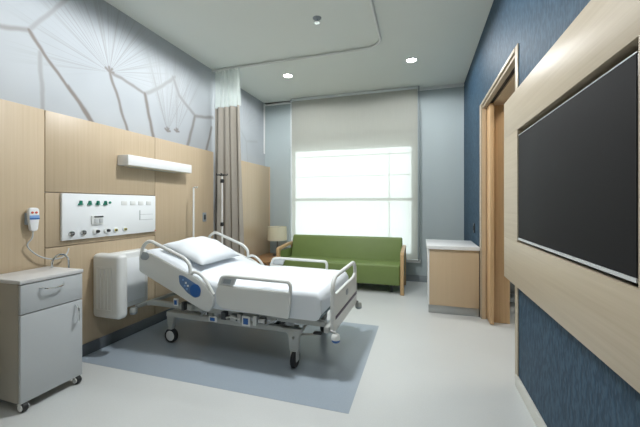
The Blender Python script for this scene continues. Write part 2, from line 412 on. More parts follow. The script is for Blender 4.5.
# headwall wood panelling in separate boards
pn = bpy.data.objects.new('wall_paneling', None); COL.objects.link(pn)
struct(pn, 'pale maple panelling behind the bed head', 'panelling')
PT = 1.866
def board(y0, y1, z0, z1): 
    return bx('panel_board', 'maple', pn, XM+.001, XP, y0, y1, z0, z1, bevel=.0025)
board(YF, -.2, .0, PT); board(-.194, 1.6155, 0, PT)
board(1.6205, 2.6115, 0, .884); board(1.6205, 2.6115, .889, 1.2815); board(1.6205, 2.6115, 1.2865, PT)
board(2.6165, 3.573, 0, PT)
p2 = bpy.data.objects.new('wall_paneling', None); COL.objects.link(p2)
struct(p2, 'pale maple panelling between the curtain and the end wall', 'panelling')
bx('panel_board', 'maple', p2, XM+.001, XP-.01, 3.80, 5.19, 0, 1.848, bevel=.003)
bx('edge_strip', 'beech_pale', p2, XM+.001, XP, 5.19, 5.212, 0, 1.852, bevel=.003)

# ------------------------------------------------------------------ window and blind
w = bpy.data.objects.new('window_1', None); COL.objects.link(w)
struct(w, 'wide white framed window in the end wall behind the blind', 'window')
bm = BM()
box(bm, WX0, WX0+.05, YB+.09, YB+.15, WZ0, WZ1, bevel=.004); box(bm, WX1-.05, WX1, YB+.09, YB+.15, WZ0, WZ1, bevel=.004)
box(bm, WX0+.05, WX1-.05, YB+.09, YB+.15, WZ0, WZ0+.05, bevel=.004); box(bm, WX0+.05, WX1-.05, YB+.09, YB+.15, WZ1-.05, WZ1, bevel=.004)
obj('window_frame', bm, 'frame', w)
for z, t in ((2.015,.014),(1.67,.010),(1.275,.05)):
    bx('transom', 'frame', w, WX0+.05, WX1-.05, YB+.095, YB+.145, z-t/2, z+t/2, bevel=.003)
bx('mullion', 'frame', w, -.50, -.485, YB+.10, YB+.14, WZ0+.05, WZ1-.05, bevel=.003)
bm = BM(); box(bm, WX0+.05, WX1-.05, YB+.115, YB+.121, WZ0+.05, WZ1-.05); obj('pane', bm, 'glass', w, smooth=False)
bx('window_sill', 'white', w, WX0-.03, WX1+.09, YB-.075, YB-.001, .30, .345, bevel=.006)

bl = thing('roller_blind', 'off white roller blind drawn down over the whole window', 'blind', (0,YB-.11,0))
bm = BM()
nx, nz = 24, 40
g = [[bm.verts.new((-2.10 + 2.05*i/nx, .012*math.sin(j/nz*3.0)*math.sin(i/nx*math.pi)*.3, .36 + (2.955-.36)*j/nz)) for i in range(nx+1)] for j in range(nz+1)]
for j in range(nz):
    for i in range(nx): bm.faces.new((g[j][i], g[j][i+1], g[j+1][i+1], g[j+1][i]))
obj('blind_fabric', bm, 'blind', bl)
bm = BM(); tube(bm, [(-2.10,.0,.352),(-.05,.0,.352)], .009, 10); obj('bottom_bar', bm, 'blindbar', bl)
bm = BM(); box(bm, -2.10, -.045, -.012, .05, 2.945, 2.985, bevel=.006); obj('head_rail', bm, 'blindbar', bl)
bm = BM(); box(bm, -.040, -.022, -.012, .03, .34, 2.985, bevel=.003); obj('side_channel', bm, 'skirt_mid', bl)
bm = BM(); box(bm, -2.12, -2.105, -.012, .03, .34, 2.985, bevel=.003); obj('side_channel', bm, 'blindbar', bl)

# ------------------------------------------------------------------ doorway
d = bpy.data.objects.new('door_1', None); COL.objects.link(d)
struct(d, 'tall wood lined doorway with sliding door in the navy wall', 'door')
TX = .598   # room side face of the architrave
bx('architrave', 'maple_h', d, TX, XR-.0005, 3.742, 3.825, 0, 2.25, bevel=.002)
bx('architrave', 'maple_h', d, TX+.004, XR-.0005, 2.41, 2.472, 0, 2.25, bevel=.002)
bx('architrave', 'maple_h', d, TX, XR-.0005, 2.472, 3.742, 2.222, 2.25, bevel=.002)
# lining
bx('jamb_lining', 'beech_pale', d, XR+.0005, .650, 3.742, DY1-.001, 0, DZ-.03, bevel=.002)
bx('jamb_lining', 'beech', d, .692, XR+WT-.001, 3.665, DY1-.001, 0, DZ-.03, bevel=.002)
bx('jamb_lining', 'beech_pale', d, XR+.0005, XR+WT-.001, 2.442, 2.474, 0, DZ-.03, bevel=.002)
bx('head_lining', 'maple_h', d, XR+.0005, .650, 2.442, DY1-.001, DZ-.029, DZ-.001, bevel=.002)
bx('head_lining', 'beech_pale', d, .690, XR+WT-.001, 2.442, DY1-.001, DZ-.029, DZ-.001, bevel=.002)
bx('track_slot', 'black', d, .651, .689, 2.48, DY1-.01, DZ-.012, DZ-.001, bevel=0)
bx('sliding_door_leaf', 'beech', d, .653, .687, 3.565, DY1-.001, .012, DZ-.03, bevel=.002)

# wall socket on navy wall
ws = thing('wall_switch', 'small dark switch plate on the navy wall beside the doorway', 'switch', (XR,4.25,.915))
bx('plate', 'darkgrey', ws, -.011, -.0005, -.04, .04, -.055, .055, bevel=.003)
bx('rocker', 'black', ws, -.015, -.0105, -.02, .02, -.028, .028, bevel=.0015)

# thing standing in next room
eq = thing('storage_rack', 'dark metal rack seen through the doorway beyond the television panel', 'rack', (1.02,4.36,0))
for sx in (-.055,.16):
    for sy in (-.04,.2): bx('post', 'brown_dark', eq, sx-.012, sx+.012, sy-.012, sy+.012, 0, 1.1, bevel=.002)
for z in (.05,.32,.62,1.06): bx('shelf', 'midgrey', eq, -.065, .17, -.05, .21, z, z+.03, bevel=.003)
bx('back_sheet', 'steel', eq, -.04, .145, .19, .198, .09, 1.05, bevel=.001)

# ------------------------------------------------------------------ television panel and television
tp = thing('television_surround', 'large pale oak panel framing the television on the navy wall', 'wall panel', (0,0,0))
PX, PB = .55, XR-.001
PY0, PY1, PZ0, PZ1 = .35, 2.533, .70, 1.893
OY0, OY1, OZ0, OZ1 = 1.072, 2.206, .972, 1.645
bx('top_board', 'maple_h', tp, PX, PB-.0, PY0, PY1, OZ1, PZ1, bevel=.002)
bx('bottom_board', 'maple_h', tp, PX, PB, PY0, PY1, PZ0, OZ0, bevel=.002)
bx('side_board', 'maple_h', tp, PX, PB, OY1, PY1, OZ0, OZ1, bevel=.0)
bx('side_board', 'maple_h', tp, PX, PB, PY0, OY0, OZ0, OZ1, bevel=.0)
bx('niche_back', 'recess', tp, PB-.004, PB, OY0, OY1, OZ0, OZ1, bevel=0)
tv = thing('television', 'flat black television set into the pale oak wall panel', 'television', (0,0,0))
TY0, TY1, TZ0, TZ1 = 1.085, 2.2045, .986, 1.612
VX = .5535
bx('body', 'tvedge', tv, VX+.0035, PB-.006, TY0, TY1, TZ0, TZ1, bevel=.003)
bx('screen', 'tv', tv, VX+.001, VX+.003, TY0+.005, TY1-.005, TZ0+.014, TZ1-.005, bevel=.0006)
bx('bezel', 'silver', tv, VX+.0003, VX+.0033, TY0+.001, TY1-.001, TZ1-.0045, TZ1-.001, bevel=0)
bx('bezel', 'silver', tv, VX-.0015, VX+.0033, TY0+.001, TY1-.001, TZ0+.001, TZ0+.013, bevel=0)

# ------------------------------------------------------------------ ceiling fittings
def downlight(x, y, label):
    t = thing('ceiling_downlight', label, 'ceiling light', (x,y,H), 0, 'recessed ceiling downlights')
    bm = BM(); lathe(bm, [(.072,-.0005),(.075,-.004),(.068,-.008),(.058,-.006),(.056,-.001)], n=28); obj('trim_ring', bm, 'white', t)
    bm = BM(); lathe(bm, [(.0,-.0035),(.0555,-.0035),(.0555,-.0012),(0,-.0012)], n=28); obj('diffuser', bm, 'lamp_on', t)
    return t
DL = [((-1.77,4.19), 'round recessed ceiling downlight nearer the left wall'), ((-.113,4.195), 'round recessed ceiling downlight nearer the navy wall')]
DL_POWER, DL_ANGLE = 72, 176
for i, ((x, y), l) in enumerate(DL): downlight(x, y, l)
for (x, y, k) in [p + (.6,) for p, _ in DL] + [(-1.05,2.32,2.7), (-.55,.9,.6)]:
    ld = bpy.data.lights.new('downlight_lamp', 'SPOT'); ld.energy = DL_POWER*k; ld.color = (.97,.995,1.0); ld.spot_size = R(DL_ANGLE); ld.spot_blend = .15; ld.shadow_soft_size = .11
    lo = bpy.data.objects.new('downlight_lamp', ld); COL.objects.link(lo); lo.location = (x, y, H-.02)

sp = thing('ceiling_sprinkler', 'small chrome sprinkler head on the ceiling above the bed', 'sprinkler', (-.956,2.978,H))
bm = BM(); lathe(bm, [(.042,-.0005),(.042,-.004),(.03,-.012),(.012,-.014),(.012,-.03)], n=20); obj('escutcheon', bm, 'midgrey', sp)
bm = BM(); lathe(bm, [(0,-.050),(.026,-.048),(.028,-.045),(.010,-.042),(.010,-.0302)], n=20); obj('deflector', bm, 'chrome', sp)
for s in (-1,1): tb('yoke_arm', 'steel', sp, [(s*.011,0,-.028),(s*.020,0,-.036),(s*.018,0,-.044)], .003, 6)

# curtain track: along the ward side, then towards the camera
tr = tag(tb('curtain_track', 'bedwhite', None, rounded([(XM+.002,3.715,H-.016),(-.42,3.70,H-.016),(-.40,YF+.02,H-.016)], .22, 8, closed=False), .0145, 8),
   'white curved curtain track fixed along the ceiling', 'curtain track')

# curtain bunched beside the wall
cu = thing('privacy_curtain', 'taupe privacy curtain with white net top bunched against the left wall', 'curtain', (0,3.71,0))
def pleats(name, mat, z0, z1, x0t, x1t, x0b, x1b, amp, folds, parent, nz=26):
    bm = BM(); nxp = folds*14
    rows = []
    for j in range(nz+1):
        t = j/nz; z = z0 + (z1-z0)*t
        a, b2 = x0b + (x0t-x0b)*t, x1b + (x1t-x1b)*t
        row = []
        for i in range(nxp+1):
            u = i/nxp; ph = u*folds*2*math.pi
            k = amp*(1+.35*math.sin(7*u+2.1)+.2*math.sin(3.1*t+5*u))*(1-.25*t)
            row.append(bm.verts.new((a+(b2-a)*u + .012*math.sin(ph*2+1.0)*(1-t), k*math.sin(ph+.5*math.sin(2.2*t+u*9)), z)))
        rows.append(row)
    for j in range(nz):
        for i in range(nxp): bm.faces.new((rows[j][i], rows[j][i+1], rows[j+1][i+1], rows[j+1][i]))
    o = obj(name, bm, mat, parent, angle=180)
    return o
CX0, CX1 = -2.622, -2.235
cz = 2.475
pleats('curtain_cloth', 'taupe', .06, cz, CX0, CX1, -2.645, -2.165, .034, 4, cu)
pleats('net_top', 'mesh', cz+.001, H-.035, CX0, CX1, CX0, CX1, .024, 6, cu, 8)
for i in range(9): 
    x = CX0+.02 + (CX1-CX0-.04)*i/8
    bm = BM(); tube(bm, [(x,0,H-.0312),(x,0,H-.05)], .004, 6); obj('hook', bm, 'white', cu)

# ------------------------------------------------------------------ headwall equipment
# lamp over the bed
hl = thing('bed_head_light', 'white box reading light mounted high on the maple panelling', 'wall light', (XP,2.19,1.585))
bx('light_body', 'white_gloss', hl, .001, .125, 0, .815, -.046, .044, bevel=.006)
bx('mount_plate', 'steel', hl, .0005, .02, .1, .7, -.052, -.046, bevel=.001)
bx('lower_diffuser', 'shade', hl, .03, .11, .04, .77, -.0495, -.0465, bevel=.0)

svc = thing('medical_service_panel', 'white wall panel of gas outlets and sockets above the bedside locker', 'service panel', (XP,0,0))
bx('face_plate', 'panelwhite', svc, .001, .022, 1.718, 2.598, .928, 1.280, bevel=.004)
FX = .0222
for y in (1.85,1.922,1.99,2.056):   # green pyramid shaped outlets
    bm = BM()
    prism(bm, rounded([(y-.019,1.193),(y+.019,1.193),(y+.014,1.206),(y-.014,1.206)], .003, 2), FX, FX+.012, 'X', .002)
    prism(bm, [(y-.010,1.2062),(y+.010,1.2062),(y+.006,1.226),(y-.006,1.226)], FX, FX+.018, 'X', .002)
    obj('gas_outlet', bm, 'green_mark', svc)
bm = BM(); lathe(bm, [(.010,0),(.010,.008),(0,.009)], (FX,2.1,1.212), 14, 'X'); obj('indicator', bm, 'green_mark', svc)
# central grey rocker with dark strip
sw = bx('switch_plate', 'white', svc, FX, FX+.012, 1.935, 2.035, 1.035, 1.105, bevel=.003)
bx('dark_strip', 'darkgrey', sw, FX+.0122, FX+.018, 1.955, 2.03, 1.092, 1.103, bevel=.001)
bx('rocker', 'locker', sw, FX+.0122, FX+.016, 1.955, 1.99, 1.045, 1.08, bevel=.002)
bx('rocker', 'locker', sw, FX+.0122, FX+.016, 1.996, 2.028, 1.045, 1.08, bevel=.002)
for i, (y, m1) in enumerate(((1.785,'steel'),(1.875,'midgrey'),(1.972,'black'),(2.066,'black'),(2.152,'yellow_mark'),(2.245,'yellow_mark'))):
    bm = BM(); lathe(bm, [(.023,0),(.023,.006),(.018,.012),(.0,.012)], (FX,y,.976), 20, 'X'); so = obj('socket', bm, 'white' if i in (2,3) else ('chrome' if i < 2 else 'panelwhite'), svc)
    if i < 2:
        for dy in (-.007,.007):
            for dz in (-.007,.007): bx('pin_hole', 'darkgrey', so, FX+.0122, FX+.014, y+dy-.005, y+dy+.005, .976+dz-.005, .976+dz+.005, bevel=0)
    elif i < 4:
        bm = BM(); lathe(bm, [(.013,0),(.012,.014),(0,.014)], (FX+.0122,y+.010,.978), 16, 'X'); obj('port', bm, m1, so)
    else:
        bm = BM(); box(bm, FX+.0122, FX+.016, y-.016, y+.014, .965, .987, bevel=.002); obj('port', bm, m1, so)
        bx('pin_hole', 'darkgrey', so, FX+.0162, FX+.018, y-.008, y+.006, .968, .983, bevel=0)
# pale outline of a door in plate and faint grey fittings
bm = BM(); box(bm, FX, FX+.003, 2.405, 2.413, 1.05, 1.14); box(bm, FX, FX+.003, 2.413, 2.56, 1.05, 1.054); box(bm, FX, FX+.003, 2.413, 2.56, 1.10, 1.103)
obj('grille', bm, 'locker', svc, smooth=False)
for y in (2.24,2.33,2.42,2.51): bx('blank_port', 'white', svc, FX, FX+.004, y-.028, y+.028, 1.19, 1.225, bevel=.001)
bx('corner_stud', 'red_mark', svc, FX, FX+.004, 2.585, 2.595, .935, .945, bevel=.001)

# nurse call handset
hs = thing('nurse_call_handset', 'white handset with blue band hanging on the panelling above the locker', 'handset', (XP,1.525,1.09))
bx('holder', 'midgrey', hs, .001, .016, -.034, .03, -.03, .05, bevel=.004)
bm = BM(); prism(bm, rounded([(-.031,.085),(.031,.085),(.032,.01),(.022,-.075),(-.018,-.075),(-.030,.01)], .022, 5), .0165, .045, 'X', .006); obj('handset_body', bm, 'white_gloss', hs)
bx('blue_band', 'lightblue', hs, .0452, .0475, -.029, .030, .005, .034, bevel=.001)
bx('blue_strip', 'blueplastic', hs, .0477, .0487, -.028, .030, .008, .015, bevel=.0)
for y in (-.012,.012):
    bm = BM(); lathe(bm, [(.008,0),(.007,.003),(0,.003)], (.0452,y,.052), 12, 'X'); obj('button', bm, 'red_mark', hs)
import_pts = [(.03,.0,-.074),(.03,-.005,-.12),(.025,-.03,-.17),(.03,.02,-.235),(.035,.09,-.275),(.04,.16,-.283),(.04,.21,-.262),(.03,.235,-.22)]
cord = []
for a, b_, c, e in zip([import_pts[0]]+import_pts, import_pts, import_pts[1:], import_pts[2:]+[import_pts[-1]]):
    a, b_, c, e = map(Vector, (a, b_, c, e))
    for k in range(5):
        t = k/5; cord.append(.5*((2*b_)+(c-a)*t+(2*a-5*b_+4*c-e)*t*t+(3*b_-a-3*c+e)*t**3))
cord.append(Vector(import_pts[-1]))
tb('cord', 'locker', hs, cord, .0045, 8)

ps = thing('power_socket', 'small dark socket plate on the panelling beside the curtain', 'socket', (XP,3.385,1.04))
bx('plate', 'midgrey', ps, .0005, .010, -.032, .032, -.055, .055, bevel=.003)
bx('insert', 'darkgrey', ps, .0102, .0125, -.018, .018, -.03, .03, bevel=.001)

# bulky head unit of the bed standing against the wall
hu = thing('headboard_unit', 'white rounded head unit with ribbed side between locker and bed', 'headboard', (0,0,0))
X0, X1, Y0, Y1, Z0, Z1 = XP+.002, -2.25, 1.955, 2.05, .285, .80
bm = BM(); box(bm, X0, X1, Y0, Y1, Z0, Z1, bevel=.035, seg=5); obj('end_housing', bm, 'white', hu)
bm = BM(); box(bm, X0, -2.425, Y1+.0005, 2.42, .30, .785, bevel=.02, seg=4); obj('body', bm, 'white', hu)
bm = BM()
gx0, gx1 = X0+.055, X1-.075
for k in range(5):
    x = gx0 + k*(gx1-gx0-.01)/4
    box(bm, x, x+.010, Y0-.005, Y0-.0003, .365, .685, bevel=.0015)
prism(bm, [(gx0,.35),(gx1,.35),(gx1,.362),(gx0,.362)], Y0-.006, Y0-.0003, 'Y', .0015)
prism(bm, [(gx0,.688),(gx1,.688),(gx1,.70),(gx0,.70)], Y0-.006, Y0-.0003, 'Y', .0015)
obj('ribbed_grille', bm, 'white', hu)
bm = BM(); box(bm, -2.4247, -2.419, 2.11, 2.37, .35, .73, bevel=.002); obj('front_panel', bm, 'panelwhite', hu)

# ------------------------------------------------------------------ bedside locker
lk = thing('bedside_locker', 'grey wheeled bedside locker with drawer and door at the left', 'bedside cabinet', (0,0,0))
LX0, LX1, LY0, LY1 = -2.515, -2.180, 1.262, 1.618
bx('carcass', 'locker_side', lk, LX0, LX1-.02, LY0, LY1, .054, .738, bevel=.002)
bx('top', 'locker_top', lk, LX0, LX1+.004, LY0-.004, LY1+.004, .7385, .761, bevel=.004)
dr = bx('drawer', 'locker', lk, LX1-.0195, LX1, LY0+.001, LY1-.001, .565, .733, bevel=.003)
do = bx('door', 'locker', lk, LX1-.0195, LX1, LY0+.001, LY1-.001, .054, .559, bevel=.003)
tb('handle', 'chrome', dr, rounded([(LX1,1.362,.700),(LX1+.026,1.378,.690),(LX1+.028,1.430,.684),(LX1+.026,1.482,.690),(LX1,1.498,.700)], .012, 4, False), .0055, 8)
tb('handle', 'chrome', do, rounded([(LX1,1.572,.535),(LX1+.026,1.572,.515),(LX1+.028,1.574,.475),(LX1+.026,1.572,.43),(LX1,1.572,.41)], .012, 4, False), .0055, 8)
for (x, y) in ((LX1-.026,LY0+.024),(LX1-.026,LY1-.024),(LX0+.035,LY0+.03),(LX0+.035,LY1-.03)):
    bm = BM(); box(bm, x-.012, x+.012, y-.019, y+.019, .036, .0535, bevel=.003); c = obj('caster', bm, 'white', lk)
    bm = BM(); lathe(bm, [(.0,-.014),(.023,-.014),(.026,-.010),(.026,.010),(.023,.014),(0,.014)], (x+.010,y,.0265), 18, 'Y'); obj('wheel', bm, 'black', c)
    for s in (-1,1):
        bm = BM(); lathe(bm, [(0,.0145*s),(.018,.0145*s),(.018,.020*s),(0,.021*s)], (x+.010,y,.0265), 14, 'Y'); obj('wheel_cap', bm, 'white', c)
# chrome towel loop on the top
lo_ = []
for k in range(13):
    a = math.pi*k/12; lo_.append((-2.44, 1.625+.0-.012 - .005 + .062*(-math.cos(a))*1.0, .772+.062*math.sin(a)))
lo_ = [(-2.44,1.546,.7555)] + lo_ + [(-2.44,1.670,.700)]
rail = tb('towel_rail', 'chrome', lk, [(-2.42,1.585,.7615)]+[(-2.42, 1.640-.055*math.cos(math.pi*k/12), .79+.055*math.sin(math.pi*k/12)) for k in range(13)]+[(-2.42,1.695,.70),(-2.42,1.66,.66),(-2.42,LY1,.66)], .007, 10)

# ------------------------------------------------------------------ hospital bed
BO, BR = (-1.5,2.585,0), R(-1.2)
bed = thing('hospital_bed', 'white adjustable hospital bed with raised backrest and side rails on wheels', 'bed', BO, BR)
ANG = R(20); HX, HZ = -.06, .575
def incl(s, up=0.0):      # point on the raised back section: s along it from the hinge, up off it
    return (HX - s*math.cos(ANG) - up*math.sin(ANG)*-1*-1*-1, HZ + s*math.sin(ANG) + up*math.cos(ANG))
def top_profile(u):       # u 0 (foot) .. 1 (head): centre line of the mattress top and its normal
    Lf, Lb = .845-HX, .72
    s = u*(Lf+Lb); r = .10
    if s < Lf-r: return Vector((.845-s, 0, HZ)), Vector((0,0,1))
    if s > Lf+r:
        q = s-Lf; return Vector((HX-q*math.cos(ANG), 0, HZ+q*math.sin(ANG))), Vector((math.sin(ANG),0,math.cos(ANG)))
    t = (s-(Lf-r))/(2*r); a = Vector((HX+r,0,HZ)); b = Vector((HX,0,HZ)); c = Vector((HX-r*math.cos(ANG),0,HZ+r*math.sin(ANG)))
    th = ANG*t
    return a*(1-t)**2+b*2*t*(1-t)+c*t*t, Vector((math.sin(th),0,math.cos(th)))
def pad(bm, grow, depth, half, wr=0.0, nu=70, nv=12, inset=0.0, cover=False):
    """closed cushion that follows the bed profile"""
    rings = []
    for i in range(nu+1):
        u = inset + (1-2*inset)*i/nu; p, nrm = top_profile(u)
        # rounded ends
        e = min(i, nu-i)/3.0; k = 1.0 if e >= 1 else math.sqrt(max(0, 1-(1-e)**2))*.45+.55
        ring = []
        sec = []
        hw = half+grow; r = .035
        top, bot = grow, -depth-grow
        mid = (top+bot)/2
        for (cx, cz, a0) in ((hw-r, top-r, 0), (-hw+r, top-r, 90), (-hw+r, bot+r, 180), (hw-r, bot+r, 270)):
            if a0 == 90:
                for q in range(1, nv): sec.append((hw-r-(2*hw-2*r)*q/nv, top))
            for q in range(5):
                a = R(a0+q*22.5); sec.append((cx+r*math.cos(a), cz+r*math.sin(a)))
        if cover: sec = [(hw, bot)] + sec[:-10] + [(-hw, bot)]
        for (y, zz) in sec:
            zz2 = mid+(zz-mid)*k
            q = p + nrm*zz2
            if wr and zz > mid:
                f = max(0, min(1, (half-abs(y))/.05+.3))
                q = q + nrm*wr*f*(.5+.5*math.sin(11*u*3+4*y+2*math.sin(9*y+u*14)))*(.6+.4*math.sin(23*u+13*y))
            ring.append(bm.verts.new((q.x, y, q.z)))
        rings.append(ring)
    m = len(rings[0])
    for a, b in zip(rings, rings[1:]):
        for k2 in range(m-1 if cover else m): bm.faces.new((a[k2], a[(k2+1)%m], b[(k2+1)%m], b[k2]))
    bm.faces.new(rings[0][::-1]); bm.faces.new(rings[-1])
bm = BM(); pad(bm, -.006, .15, .401, inset=.012); obj('mattress', bm, 'mattress', bed, angle=60)
# deck below mattress
def deck_piece(name, u0, u1, mat):
    bm = BM(); n = 10; rows = []
    for i in range(n+1):
        p, nr = top_profile(u0+(u1-u0)*i/n)
        rows.append([bm.verts.new(tuple((p+nr*z)[k] if k != 1 else y for k in range(3))) for (y, z) in ((-.37,-.166),(.37,-.166),(.37,-.19),(-.37,-.19))])
    for a, b in zip(rows, rows[1:]):
        for k in range(4): bm.faces.new((a[k], a[(k+1)%4], b[(k+1)%4], b[k]))
    bm.faces.new(rows[0][::-1]); bm.faces.new(rows[-1]); return obj(name, bm, mat, bed, smooth=False)
deck_piece('foot_deck', .01, .30, 'deck'); deck_piece('seat_deck', .31, .48, 'deck'); deck_piece('back_deck', .56, .98, 'deck')
# frames
for s in (-1,1):
    bx('side_frame', 'bedgrey', bed, -.74, .86, s*.335-.02, s*.335+.02, .325, .365, bevel=.005)
    bx('chassis_rail', 'bedgrey', bed, -.56, .66, s*.33-.018, s*.33+.018, .245, .288, bevel=.006)
bx('head_crossbar', 'bedgrey', bed, -.80, -.765, -.445, .445, .32, .35, bevel=.008)
bx('foot_crossbar', 'bedgrey', bed, .86, .90, -.40, .40, .30, .345, bevel=.008)
for x in (-.45,.0,.45): bx('cross_member', 'darkgrey', bed, x-.02, x+.02, -.31, .31, .25, .285, bevel=.004)
for s in (-1,1): bx('frame_arm', 'bedgrey', bed, -.764, -.735, s*.335-.018, s*.335+.018, .32, .355, bevel=.004)
# lifting columns and motors
for x in (-.3,.42):
    bm = BM(); lathe(bm, [(.045,.15),(.045,.26),(.035,.262),(.035,.36),(0,.36)], (x,0,0), 18); obj('lift_column', bm, 'steel', bed)
    bx('column_foot', 'darkgrey', bed, x-.07, x+.07, -.07, .07, .13, .152, bevel=.006)
for s in (-1,1): tb('backrest_strut', 'steel', bed, [(-.30,s*.22,.33),(-.50,s*.22,.52)], .012, 8)
tb('motor_tube', 'darkgrey', bed, [(.30,-.12,.31),(-.25,-.12,.33)], .022, 10)
tb('brake_bar', 'steel', bed, [(.62,-.40,.225),(.62,.40,.225)], .010, 8)
# legs that carry the casters
for sx, cx in ((-1,-.542),(1,.622)):
    for s in (-1,1):
        y = s*(.285 if sx < 0 else .345)
        if sx < 0:
            bm = BM(); prism(bm, rounded([(-.585,.135),(-.597,.24),(-.55,.292),(-.28,.292),(-.24,.268),(-.28,.25),(-.49,.245),(-.525,.215),(-.535,.135)], .03, 4), y-.022, y+.022, 'Y', .006); leg = obj('leg', bm, 'bedgrey', bed)
        else:
            bm = BM(); prism(bm, rounded([(.585,.12),(.575,.245),(.50,.288),(.70,.288),(.66,.24),(.652,.12)], .025, 4), y-.022, y+.022, 'Y', .006); leg = obj('leg', bm, 'bedgrey', bed)
        if sx < 0:
            wc = (cx-.02, y-s*.0, .0625)
            bm = BM(); lathe(bm, [(.047,-.018),(.058,-.017),(.0625,-.008),(.0625,.008),(.058,.017),(.047,.018)], wc, 28, 'Y'); wh = obj('caster_wheel', bm, 'black', leg)
            bm = BM(); lathe(bm, [(0,-.021),(.040,-.0195),(.0465,-.016),(.0465,.016),(.040,.0195),(0,.021)], wc, 28, 'Y'); obj('wheel_cover', bm, 'bedwhite', leg)
            bm = BM(); box(bm, wc[0]-.022, wc[0]+.022, y-.026, y+.026, .118, .136, bevel=.006); obj('caster_head', bm, 'bedgrey', leg)
        else:
            wc = (cx, y, .0625)
            bm = BM(); lathe(bm, [(.0,-.016),(.055,-.016),(.0625,-.008),(.0625,.008),(.055,.016),(0,.016)], wc, 28, 'X'); obj('caster_wheel', bm, 'black', leg)
            bm = BM(); box(bm, cx-.026, cx-.0175, y-.028, y+.028, .05, .125, bevel=.004); box(bm, cx+.0175, cx+.026, y-.028, y+.028, .05, .125, bevel=.004); box(bm, cx-.026, cx+.026, y-.028, y+.028, .1255, .135, bevel=.003); obj('caster_fork', bm, 'bedgrey', leg)
# blue and white control plates under the rails, near side and far side
for s in (-1,1):
    for (x, z, w_, h_, k) in ((-.41,.395,.045,.06,0),(-.065,.29,.075,.042,1),(.245,.315,.07,.075,0)):
        y = s*(.392 if k != 1 else .375)
        y0, y1 = sorted((y, y+s*.012)); p = bx('control_plate', 'white', bed, x-w_/2, x+w_/2, y0, y1, z-h_/2, z+h_/2, bevel=.003)
        y0, y1 = sorted((y+s*.0122, y+s*.015)); bx('blue_square', 'blueplastic', p, x-w_*.30, x+w_*.30, y0, y1, z-h_*.32, z+h_*.30, bevel=.001)
    for (x0, x1, z0, z1, mt) in ((-.36,-.335,.33,.40,'darkgrey'),(-.30,-.26,.34,.385,'bedgrey'),(.10,.155,.30,.345,'bedgrey'),(.165,.195,.29,.36,'steel'),(.30,.33,.285,.36,'bedwhite'),(.02,.06,.30,.36,'darkgrey'),(.345,.40,.31,.345,'steel')):
        y0, y1 = sorted((s*.356, s*.398)); bx('rail_bracket', mt, bed, x0, x1, y0, y1, z0, z1, bevel=.004)
    tb('release_lever', 'bedwhite', bed, [(.06,s*.385,.315),(.12,s*.40,.335),(.19,s*.40,.32)], .007, 8)
    tb('rail_link', 'steel', bed, [(.40,s*.375,.295),(.45,s*.395,.33),(.50,s*.405,.358)], .008, 8)
    tb('rail_link', 'steel', bed, [(-.18,s*.375,.30),(-.15,s*.395,.33),(-.12,s*.405,.358)], .008, 8)

